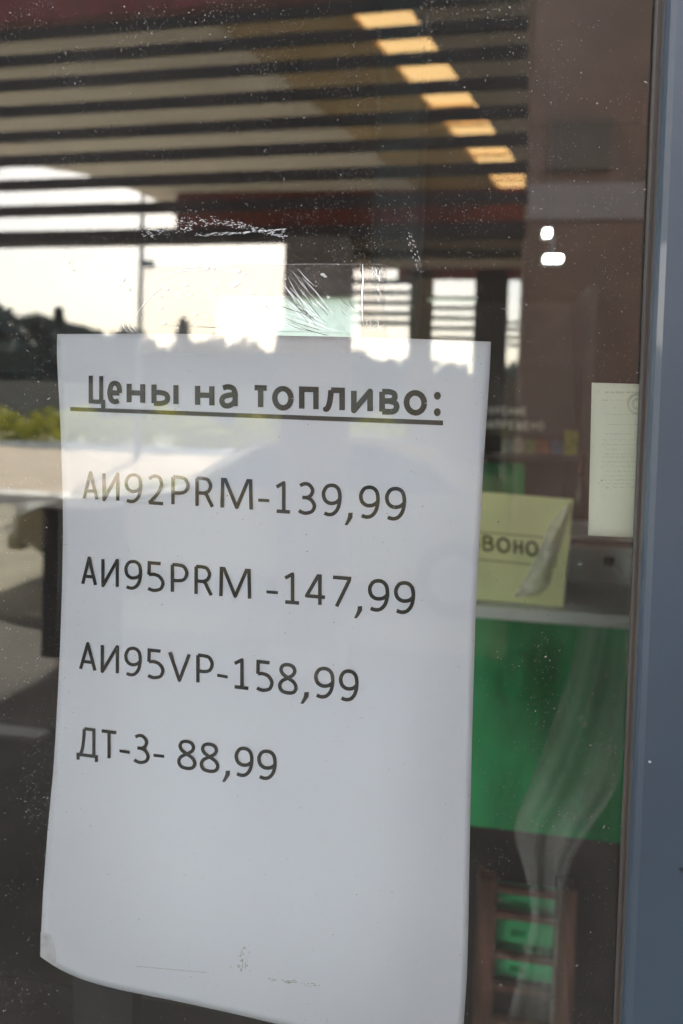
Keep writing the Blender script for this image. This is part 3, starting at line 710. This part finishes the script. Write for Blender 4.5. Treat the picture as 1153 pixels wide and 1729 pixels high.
for k in range(8):
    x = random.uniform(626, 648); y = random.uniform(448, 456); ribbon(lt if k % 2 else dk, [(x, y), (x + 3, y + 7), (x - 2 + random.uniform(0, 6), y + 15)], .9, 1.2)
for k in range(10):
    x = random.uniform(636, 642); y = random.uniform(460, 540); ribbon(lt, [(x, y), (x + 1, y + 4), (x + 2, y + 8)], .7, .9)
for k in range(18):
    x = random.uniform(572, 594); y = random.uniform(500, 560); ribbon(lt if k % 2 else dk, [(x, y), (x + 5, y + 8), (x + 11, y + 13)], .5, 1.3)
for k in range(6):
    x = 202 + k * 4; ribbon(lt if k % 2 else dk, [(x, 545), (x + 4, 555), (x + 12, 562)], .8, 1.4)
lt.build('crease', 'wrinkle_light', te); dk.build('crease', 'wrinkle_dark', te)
mb = MB()
def blob(x, y, r, n=9, el=1.6):
    ph = random.uniform(0, 6)
    mb.add([tp(x + r * el * cos(2 * pi * k / n) * random.uniform(.6, 1.2), y + r * sin(2 * pi * k / n + ph * 0) * random.uniform(.6, 1.2), -.0003) for k in range(n)], [tuple(range(n))])
for x, y, r in [(347, 453, 4), (358, 452, 3), (400, 457, 4), (412, 462, 3), (393, 480, 6), (400, 477, 4), (312, 481, 3.4), (280, 488, 3), (364, 484, 2.6), (304, 495, 2.2), (321, 497, 2), (545, 464, 3), (549, 467, 2), (270, 500, 2), (205, 472, 4), (212, 488, 4.5), (198, 482, 3),
                (270, 520, 2.5), (276, 545, 3), (425, 495, 2), (440, 470, 1.6), (330, 530, 1.6), (554, 502, 2.4)]: blob(x, y, r)
for k in range(160):
    blob(random.uniform(235, 560), random.triangular(448, 562, 545), random.uniform(.4, 1.3), 6, random.uniform(.7, 1.8))
for k in range(80): blob(random.uniform(595, 650), random.uniform(540, 562), random.uniform(.4, 1.1), 6)
mb.build('glue_spot', 'glue', te)
# small tape at the lower left corner of the sheet
tc_ = empty('corner_tape', sheet(80, 1600), 'small clear tape patch on the lower left corner of the sheet', 'tape')
MB().add([sheet(x, y, .0006) for x, y in [(68.5, 1573), (84, 1577), (92, 1600), (96, 1634), (82, 1625), (68, 1614)]], [(0, 1, 2, 3, 4, 5)]).build('tape_film', film('milky_tape', .45, .04, (1, 1, 1), .3, .4, 200, col=(.93, .93, .96)), tc_)

# ------------------------------------------------------------------ dust and smears on the outer face
def fleck(mb, x, y, r, el=1, ang=0, n=5, d=-.0004):
    c = G(x, y, d); s = .345 / F
    pts = []
    for k in range(n):
        a = 2 * pi * k / n + random.uniform(-.3, .3); u, v_ = r * el * cos(a), r * sin(a)
        pts.append(c + Vector(((u * cos(ang) - v_ * sin(ang)) * s, random.uniform(-.0001, .0001), (u * sin(ang) + v_ * cos(ang)) * s)))
    mb.add(pts, [tuple(range(n))])
mb = MB()
def dens(x, y):
    c = .5 + .5 * sin(x / 37 + 2 * sin(y / 61)) * sin(y / 43 + 1.7 * sin(x / 83)); c = .12 + c * c
    return c * dens0(x, y)
def dens0(x, y):
    if y < 460: return .9 if x < 900 else .35
    if x > 800: return .28
    if x < 110: return .5
    return .10
k = 0
while k < 12000:
    x, y = random.uniform(-20, 1090), random.uniform(-20, 1740)
    if random.random() > dens(x, y): continue
    fleck(mb, x, y, min(1.2, .32 + random.expovariate(7)), random.uniform(.8, 1.7), random.uniform(0, 3)); k += 1
for k in range(500):                                       # thick dust beside the sheet at left
    fleck(mb, random.uniform(40, 100), random.choice([random.gauss(620, 40), random.gauss(960, 70), random.gauss(1330, 50)]), random.uniform(.25, .6))
tag(mb.build('dust', 'dust'), 'pale dust specks sprinkled over the window pane', 'dust', kind='stuff')
mb = MB()
for k in range(300):                                       # dried smear above the sheet
    t = random.random(); x = 235 + t * 250
    y = 398 - 24 * sin(pi * min(1, t * 1.05)) + random.gauss(0, 5 * (1 - t) + 1.2) + (12 if random.random() < .3 else 0) * (1 - t)
    fleck(mb, x, y, random.uniform(.25, .8), random.uniform(1.5, 5), random.uniform(-.25, .12))
for k in range(90):
    t = random.random(); fleck(mb, 330 + t * 150, 398 - 10 * t + random.gauss(0, 1), random.uniform(.3, .8), random.uniform(3, 8), .05)
for k in range(40): fleck(mb, 690 + 5 * sin(k) + k * .5, 395 + k * 1.6 + random.gauss(0, 2), random.uniform(.4, 1.1), 2, -1)
for (x, y, r, el, an) in [(83, 672, 2.4, 1.2, .4), (45, 592, 1, 5, -.5), (64, 645, 1.2, 3, -.4), (1008, 175, 2.5, .6, 0), (1090, 138, 1.0, 5, -.3), (1020, 1397, 1.6, 2.5, .9), (922, 1110, 1.8, 2, 0), (995, 1257, 1, 4, -.2), (975, 1630, 1.3, 4, .6), (850, 520, 1, 4, 0), (865, 508, 1, 4, -.4), (1065, 1330, 1, 1, 0)]:
    for q in range(2): fleck(mb, x + random.uniform(-2, 2), y + random.uniform(-2, 2), r * .55, el, an)
tag(mb.build('smear', 'glue'), 'dried white smear and scratches on the glass above the sheet', 'smear', kind='stuff')
for (x, y, r, mt, lab) in [(1151, 1468, 2.6, 'black', 'black fly speck on the blue grey frame'), (1097, 1286, 1.6, 'dust', 'pale paint chip on the blue grey frame')]:
    mb = MB(); fleck(mb, x, y, r, 1.5, 0, 7, -.0166)
    mb.prism(mb.v[:], (0, -.0004, 0)); tag(mb.build('speck', mt), lab, 'speck')

# ================================================================== INSIDE THE SHOP
struct('floor', MB().box((-4, .2, -.05), (4, 3.4, .02)), 'floor')
struct('ceiling', MB().box((-4, .2, 2.9), (4, 3.4, 3.0)), 'inceil')
YB = 3.0
wa, wb = G(362, 498, YB), G(603, 660, YB); wc, wd_ = G(722, 488, YB), G(798, 660, YB)
xs = [-4, wa.x, wb.x, wc.x, wd_.x, 4]
mbw = MB()
mbw.box((-4, YB, 0), (4, YB + .1, wb.z)).box((-4, YB, wa.z), (4, YB + .1, 2.9))
for a, b_ in ((0, 1), (2, 3), (4, 5)): mbw.box((xs[a], YB, wb.z), (xs[b_], YB + .1, wa.z))
struct('back_wall', mbw, 'inwall')
struct('side_wall', MB().box((-4.1, .2, 0), (-4.0, 3.1, 2.9)), 'inwall')
struct('side_wall', MB().box((2.2, .2, 0), (2.3, 3.1, 2.9)), 'inwall')
for a, b_, lab in ((wa, wb, 'wide frosted window in the back wall of the shop'), (wc, wd_, 'small frosted window in the back wall of the shop')):
    e = empty('back_window', ((a.x + b_.x) / 2, YB, b_.z), lab, 'window', 'frosted back windows')
    MB().box((a.x, YB + .04, b_.z), (b_.x, YB + .046, a.z)).build('pane', 'frosted', e)
    MB().box((a.x, YB - .01, b_.z - .03), (b_.x, YB + .06, b_.z + .003)).build('sill', 'greytop', e)
# dark teal column
ca, cb = G(632, 300, 1.9).x, G(712, 300, 1.9).x
e = empty('shop_column', ((ca + cb) / 2, 2.0, 0), 'dark teal column inside the shop behind the tape', 'column')
MB().box((ca, 1.9, 0), (cb, 2.05, 2.89)).build('shaft', 'teal', e, bevel=.01)
MB().box((ca - .02, 1.88, 0), (cb + .02, 2.07, .12)).build('plinth', 'black', e)
# two lit lamps
def lampbox(px, py, w, h, y, lab):
    c = G(px, py, y); e = empty('ceiling_lamp', c, lab, 'lamp', 'white lamps lit inside the shop')
    hw, hh = w / F * (y + .35) / 2, h / F * (y + .35) / 2
    MB().box((c.x - hw, y, c.z - hh), (c.x + hw, y + .04, c.z + hh)).build('diffuser', 'lamp', e, bevel=.004)
    MB().box((c.x - hw - .006, y + .041, c.z - hh - .006), (c.x + hw + .006, y + .07, c.z + hh + .012)).build('housing', 'black', e)
    MB().tube((c.x, y + .05, c.z + hh), (c.x, y + .05, 2.9), .005).build('rod', 'black', e)
lampbox(925, 391, 11, 10, 2.3, 'small square lit lamp, upper of two'); lampbox(935, 435, 28, 9, 2.3, 'oblong lit lamp, lower of two')

# ---- counter
YCf, YCb = .80, 1.56
ctop = G(1000, 1036, YCf).z; cbot = G(930, 1418, YCf).z
cl, crr = G(640, 1036, YCf).x, G(1100, 1036, YCf).x + .25
ct = empty('shop_counter', ((cl + crr) / 2, 1.1, 0), 'green fronted shop counter with grey worktop right of the sheet', 'counter')
MB().box((cl, YCf, ctop - .02), (crr, YCb, ctop)).build('worktop', 'greytop', ct, bevel=.003)
nf = 1
for k in range(nf):
    a = cl + .01 + (crr - cl - .02) * k / nf; b_ = cl + .01 + (crr - cl - .02) * (k + 1) / nf
    MB().box((a + .001, YCf + .012, cbot), (b_ - .001, YCf + .03, ctop - .021)).build('front_panel', 'green', ct, bevel=.002)
MB().box((cl + .02, 1.25, .02), (crr - .02, 1.28, cbot + .05)).build('back_panel', 'board', ct)
for xx in (cl + .02, crr - .06): MB().box((xx, YCf + .05, .02), (xx + .04, YCb - .1, ctop - .02)).build('side_panel', 'board', ct)
gx0, gx1 = G(836, 1560, 1.13).x, G(945, 1560, 1.13).x
for r0, r1, lab in ((1513, 1533, 'thin green storage box under the counter, topmost'), (1549, 1601, 'green storage box under the counter, middle'), (1618, 1655, 'green storage box under the counter, lowest')):
    z1, z0 = G(880, r0, 1.13).z, G(880, r1, 1.13).z
    e = empty('storage_box', ((gx0 + gx1) / 2, 1.15, z0), lab, 'box', 'green boxes under the counter')
    MB().box((gx0, 1.13, z0), (gx1, 1.17, z1)).build('box_body', 'green2', e, bevel=.002)
    MB().box((gx0 + .03, 1.125, z0 + .4 * (z1 - z0)), (gx0 + .06, 1.1296, z0 + .6 * (z1 - z0))).build('pull_tab', 'green', e)
# small shelf rack (holds the boxes)
e = empty('wooden_rack', ((gx0 + gx1) / 2, 1.2, 0), 'reddish brown wooden rack with green boxes, low at the right', 'rack')
for a, b_ in ((803, 834), (936, 968)):
    x0, x1 = G(a, 1600, 1.1).x, G(b_, 1600, 1.1).x
    MB().box((x0, 1.08, .02), (x1, 1.12, G(850, 1478, 1.1).z)).build('post', 'wood', e, bevel=.003)
for r in (1498, 1541, 1609, 1663, 1720):
    z = G(870, r, 1.1).z; MB().box((G(834, 1600, 1.1).x + .001, 1.085, z - .006), (G(936, 1600, 1.1).x - .001, 1.10, z + .005)).build('rail', 'wood', e, bevel=.001)
# ---- yellow bell card on the counter front edge
YY = .825
def card(px, py, o=0): return G(px, py, YY - o)
e = empty('yellow_card', card(880, 1024), 'pale yellow card with a boxed word standing on the counter edge', 'card')
cp = [(712, 822), (968, 843), (966, 870), (951, 1025), (690, 1003)]
MB().prism([card(*p) for p in cp], (0, .002, 0)).build('card', 'yellow', e)
mb = MB(); surf = lambda x, y: card(x, y, .002)
bl = lin(815, 930, 925, 943)
for ch, a, b_ in [('З', 738, 768), ('В', 814, 834), ('О', 838, 862), ('Н', 867, 883), ('О', 887, 909), ('К', 915, 932)]:
    if ch == 'З': a, b_ = 790, 809
    strokes_px(mb, ch, a, b_, bl, lambda x: 27, 4.6, surf)
for (xa, ya), (xb, yb), w in [((745, 893), (940, 909), 1.6), ((740, 938), (938, 957), 1.6), ((940, 909), (938, 957), 1.6)]:
    d = (Vector((xb - xa, yb - ya))).normalized(); nn = Vector((-d.y, d.x)) * w / 2
    mb.add([surf(xa + nn.x, ya + nn.y), surf(xb + nn.x, yb + nn.y), surf(xb - nn.x, yb - nn.y), surf(xa - nn.x, ya - nn.y)], [(0, 1, 2, 3)])
mb.build('printed_word', 'yellow_ink', e)
# loose clear film curling off the card, whitened to imitate its glare
mb = MB(); prof = []
ctr = [(958, 850), (930, 880), (915, 915), (900, 950), (880, 985), (866, 1008)]; rgt = [(963, 850), (952, 905), (935, 950), (928, 985), (912, 1003), (900, 1008)]
vv = []; N = 8
A_, B_ = crom(ctr, 4), crom(rgt, 4)
for i in range(len(A_)):
    for k in range(N + 1):
        t = k / N; x = A_[i][0] * (1 - t) + B_[i][0] * t; y = A_[i][1] * (1 - t) + B_[i][1] * t
        vv.append(card(x, y, .004 + .014 * sin(pi * t) + .004 * sin(i * .9 + k)))
ff = [(i * (N + 1) + k, i * (N + 1) + k + 1, (i + 1) * (N + 1) + k + 1, (i + 1) * (N + 1) + k) for i in range(len(A_) - 1) for k in range(N)]
mb.add(vv, ff).build('loose_film', film('glare_white_film', .48, .10, (1, 1, 1), .3, .3, 90, col=(.97, 1, .9)), e, smooth=True)
# ---- white notice on the pane by the frame
YN_ = .0095
e = empty('notice_sheet', G(1035, 780, YN_), 'narrow greenish white notice with faint grey print beside the frame', 'paper notice')
def nsh(x, y, o=0): return G(x, y, YN_ + .0015 * sin((y - 640) / 60) * sm(1080, 1000, x) - o)
vv = []; ff = []; NR = 16
for j in range(NR + 1):
    t = j / NR
    for (xa, xb, ya, yb) in [(999 - 6 * t, 1098 - 12 * t, 646 + 258 * t, 649 + 260 * t)]:
        for k in range(5): s = k / 4; vv.append(nsh(xa + (xb - xa) * s, ya + (yb - ya) * s))
for j in range(NR):
    for k in range(4): a = j * 5 + k; ff.append((a, a + 1, a + 6, a + 5))
o = MB().add(vv, ff).build('paper', 'notice', e, smooth=True); sol = o.modifiers.new('thickness', 'SOLIDIFY'); sol.thickness = .00012; sol.offset = -1
mb = MB(); ns = lambda x, y: nsh(x, y, .0003)
random.seed(11)
for k, y in enumerate([661, 675, 699, 716, 732, 742, 750, 758, 766, 771, 779, 787, 795, 803, 810, 816, 822]):
    x = 1020 + random.uniform(-3, 8) - (y - 650) * .03; xe = 1076 - (y - 650) * .05
    if k in (0,): x = 1021
    while x < xe:
        w = random.uniform(3, 10); tl = -.4 if k in (5, 12, 14, 16) else 0
        hgt = 2.6 if k == 0 else random.choice([.8, 1.0, 1.2])
        mb.add([ns(x, y + tl * 2), ns(x + w, y + .2 - tl * w * .3), ns(x + w, y + .2 + hgt - tl * w * .3), ns(x, y + hgt + tl * 2)], [(0, 1, 2, 3)]); x += w + random.uniform(1, 3)
# round stamp, partly under the frame
for k in range(28):
    a0, a1 = 2 * pi * k / 28, 2 * pi * (k + 1) / 28
    for r0, r1 in ((14, 19), (6, 11)):
        mb.add([ns(1077 + r1 * cos(a0), 682 + r1 * sin(a0)), ns(1077 + r1 * cos(a1), 682 + r1 * sin(a1)), ns(1077 + r0 * cos(a1), 682 + r0 * sin(a1)), ns(1077 + r0 * cos(a0), 682 + r0 * sin(a0))], [(0, 1, 2, 3)])
mb.build('faint_print', 'notice_ink', e)
# ---- no smoking board and product shelf on the back wall
YS = 2.3
bz = lambda x, y: G(x, y, YS)
e = empty('smoking_ban_board', bz(840, 700), 'charcoal board with two rows of off-white capitals behind the counter', 'sign')
a, b_ = bz(690, 610), bz(966, 738)
MB().box((a.x, YS, b_.z), (b_.x, YS + .03, a.z)).build('board', 'board', e, bevel=.003)
mb = MB(); sf_ = lambda x, y: G(x, y, YS - .004)
xs_ = 806.0
def word(wd, x0, x1, y, h, w):
    n_ = len(wd); p = (x1 - x0) / n_
    for i, ch in enumerate(wd): strokes_px(mb, ch, x0 + p * i + .9, x0 + p * (i + 1) - .9, lin(800, y, 900, y + 3), lambda x: h, w * 1.25, sf_)
word('КУРЕНИЕ', 813, 890, 699, 13.5, 2.8); word('ЗАПРЕЩЕНО', 810, 919, 723, 14.5, 2.9)
tag(mb.build('lettering', 'signwhite', e), 'white capitals КУРЕНИЕ ЗАПРЕЩЕНО')
z = G(880, 765, YS).z
sh = empty('product_shelf', (G(880, 765, YS).x, YS + .2, 0), 'dark shelf unit under the charcoal board', 'shelf')
sa, sb = G(640, 760, YS).x, G(1000, 760, YS).x
MB().box((sa, YS - .02, z - .02), (sb, YS + .4, z)).build('shelf_board', 'board', sh)
MB().box((sa, YS + .41, .02), (sb, YS + .43, 2.1)).build('back_panel', 'board', sh)
for xx in (sa, sb - .03): MB().box((xx, YS + .03, .02), (xx + .03, YS + .409, 2.1)).build('side_panel', 'board', sh)
for zz in (z - .45, z - .8, z - 1.15): MB().box((sa + .031, YS - .02, zz), (sb - .031, YS + .4, zz + .02)).build('shelf_board', 'board', sh)
MB().box((sa + .031, YS + .25, z - .40), (sb - .2, YS + .27, z - .05)).build('green_backing', 'green', sh)
for (xa, xb, top, mt, lab) in [(848, 866, 741, 'pack_grey', 'grey pack at the left end of the shelf row'), (868, 884, 740, 'pack_cream', 'cream pack on the shelf row'), (886, 904, 742, 'pack_olive', 'olive green pack on the shelf row'), (906, 928, 743, 'pack_red', 'reddish pack on the shelf row'),
                               (932, 950, 744, 'pack_blue', 'blue grey pack on the shelf row'), (954, 976, 728, 'pack_yellow', 'tall yellow pack at the right end of the shelf row')]:
    p0, p1 = G(xa, top, YS - .012), G(xb, 764, YS - .012)
    e = empty('product_pack', (p0.x, YS, z), lab, 'pack', 'coloured packs on the shelf')
    MB().box((p0.x, YS - .012, z + .0005), (p1.x, YS - .002, p0.z)).build('carton', mt, e, bevel=.0015)
    MB().box((p0.x + .001, YS - .0118, p0.z + .0002), (p1.x - .001, YS - .0022, p0.z + .003)).build('carton_flap', mt, e)
ta, tb = G(958, 1000, 1.0), G(1120, 1000, 1.0); tz = G(1010, 906, 1.0).z
e = empty('till_case', ((ta.x + tb.x) / 2, 1.0, ctop), 'pale grey till case on the counter under the white notice', 'till')
MB().box((ta.x, 1.0, ctop + .001), (tb.x, 1.2, tz)).build('case', 'greytop', e, bevel=.006)
q0 = G(1030, 950, .99)
MB().box((q0.x - .008, .994, q0.z - .006), (q0.x + .008, .9995, q0.z + .008)).build('socket', 'black', e)
MB().tube((q0.x + .004, .997, q0.z), (q0.x + .022, .992, q0.z - .022), .003, .003, 6).build('plug', 'white', e)
MB().box((ta.x + .002, .997, tz - .016), (tb.x - .002, .9998, tz - .006)).build('vent', 'board', e)
# ---- dark bottle on the counter
b0 = G(975, 930, 1.35)
e = empty('bottle', (b0.x, 1.35, ctop), 'dark bottle with deep red top on the counter left of the notice', 'bottle')
hb = G(975, 765, 1.35).z - ctop; rb = .019
MB().lathe((b0.x, 1.35, ctop + .0005), [(rb, 0), (rb, hb * .52), (rb * .9, hb * .60), (rb * .45, hb * .72), (rb * .4, hb * .80)]).build('glass_body', 'bottle', e, smooth=True)
MB().lathe((b0.x, 1.35, ctop + hb * .80), [(rb * .46, 0), (rb * .46, hb * .2)]).build('foil_top', 'cap', e)
# ---- translucent plastic sheet hanging in front of the counter
left = [(978, 1062), (955, 1150), (930, 1230), (895, 1320), (868, 1400), (886, 1470), (898, 1545), (880, 1625), (850, 1750)]
right = [(1066, 1050), (1062, 1150), (1056, 1240), (1040, 1330), (990, 1410), (962, 1470), (955, 1545), (955, 1625), (962, 1750)]
A_, B_ = crom(left, 5), crom(right, 5); N = 22; vv = []
for i in range(len(A_)):
    for k in range(N + 1):
        t = k / N; x = A_[i][0] * (1 - t) + B_[i][0] * t; y = A_[i][1] * (1 - t) + B_[i][1] * t
        vv.append(G(x, y, .52 + .016 * sin(t * 9 + .12 * i) + .006 * sin(t * 21 + i * .2)))
ff = [(i * (N + 1) + k, i * (N + 1) + k + 1, (i + 1) * (N + 1) + k + 1, (i + 1) * (N + 1) + k) for i in range(len(A_) - 1) for k in range(N)]
tag(MB().add(vv, ff).build('plastic_sheet', 'bag', smooth=True), 'crumpled clear plastic sheet hanging in front of the green counter', 'plastic sheet')
# ---- black box at the left behind the sheet
p0, p1 = G(72, 862, .06), G(240, 1108, .06)
e = empty('black_monitor', ((p0.x + p1.x) / 2, .1, p1.z), 'black screen edge showing left of the price sheet', 'monitor')
MB().box((p0.x, .075, p1.z), (p1.x, .10, p0.z)).build('screen_case', 'black', e, bevel=.004)
xm = (p0.x + p1.x) / 2
MB().box((xm - .02, .085, 1.0), (xm + .02, .098, p1.z)).build('stand', 'black', e)
MB().box((xm - .15, .08, .985), (xm + .15, .28, 1.0)).build('foot', 'black', e)
e = empty('window_ledge', (-.6, .22, .9), 'dark shelf behind the glass under the sheet', 'shelf')
MB().box((-1.3, .05, .955), (.3, .42, .985)).build('shelf_board', 'board', e, bevel=.003)
for xx in (-1.2, .2): MB().box((xx, .2, .02), (xx + .04, .24, .955)).build('leg', 'black', e)
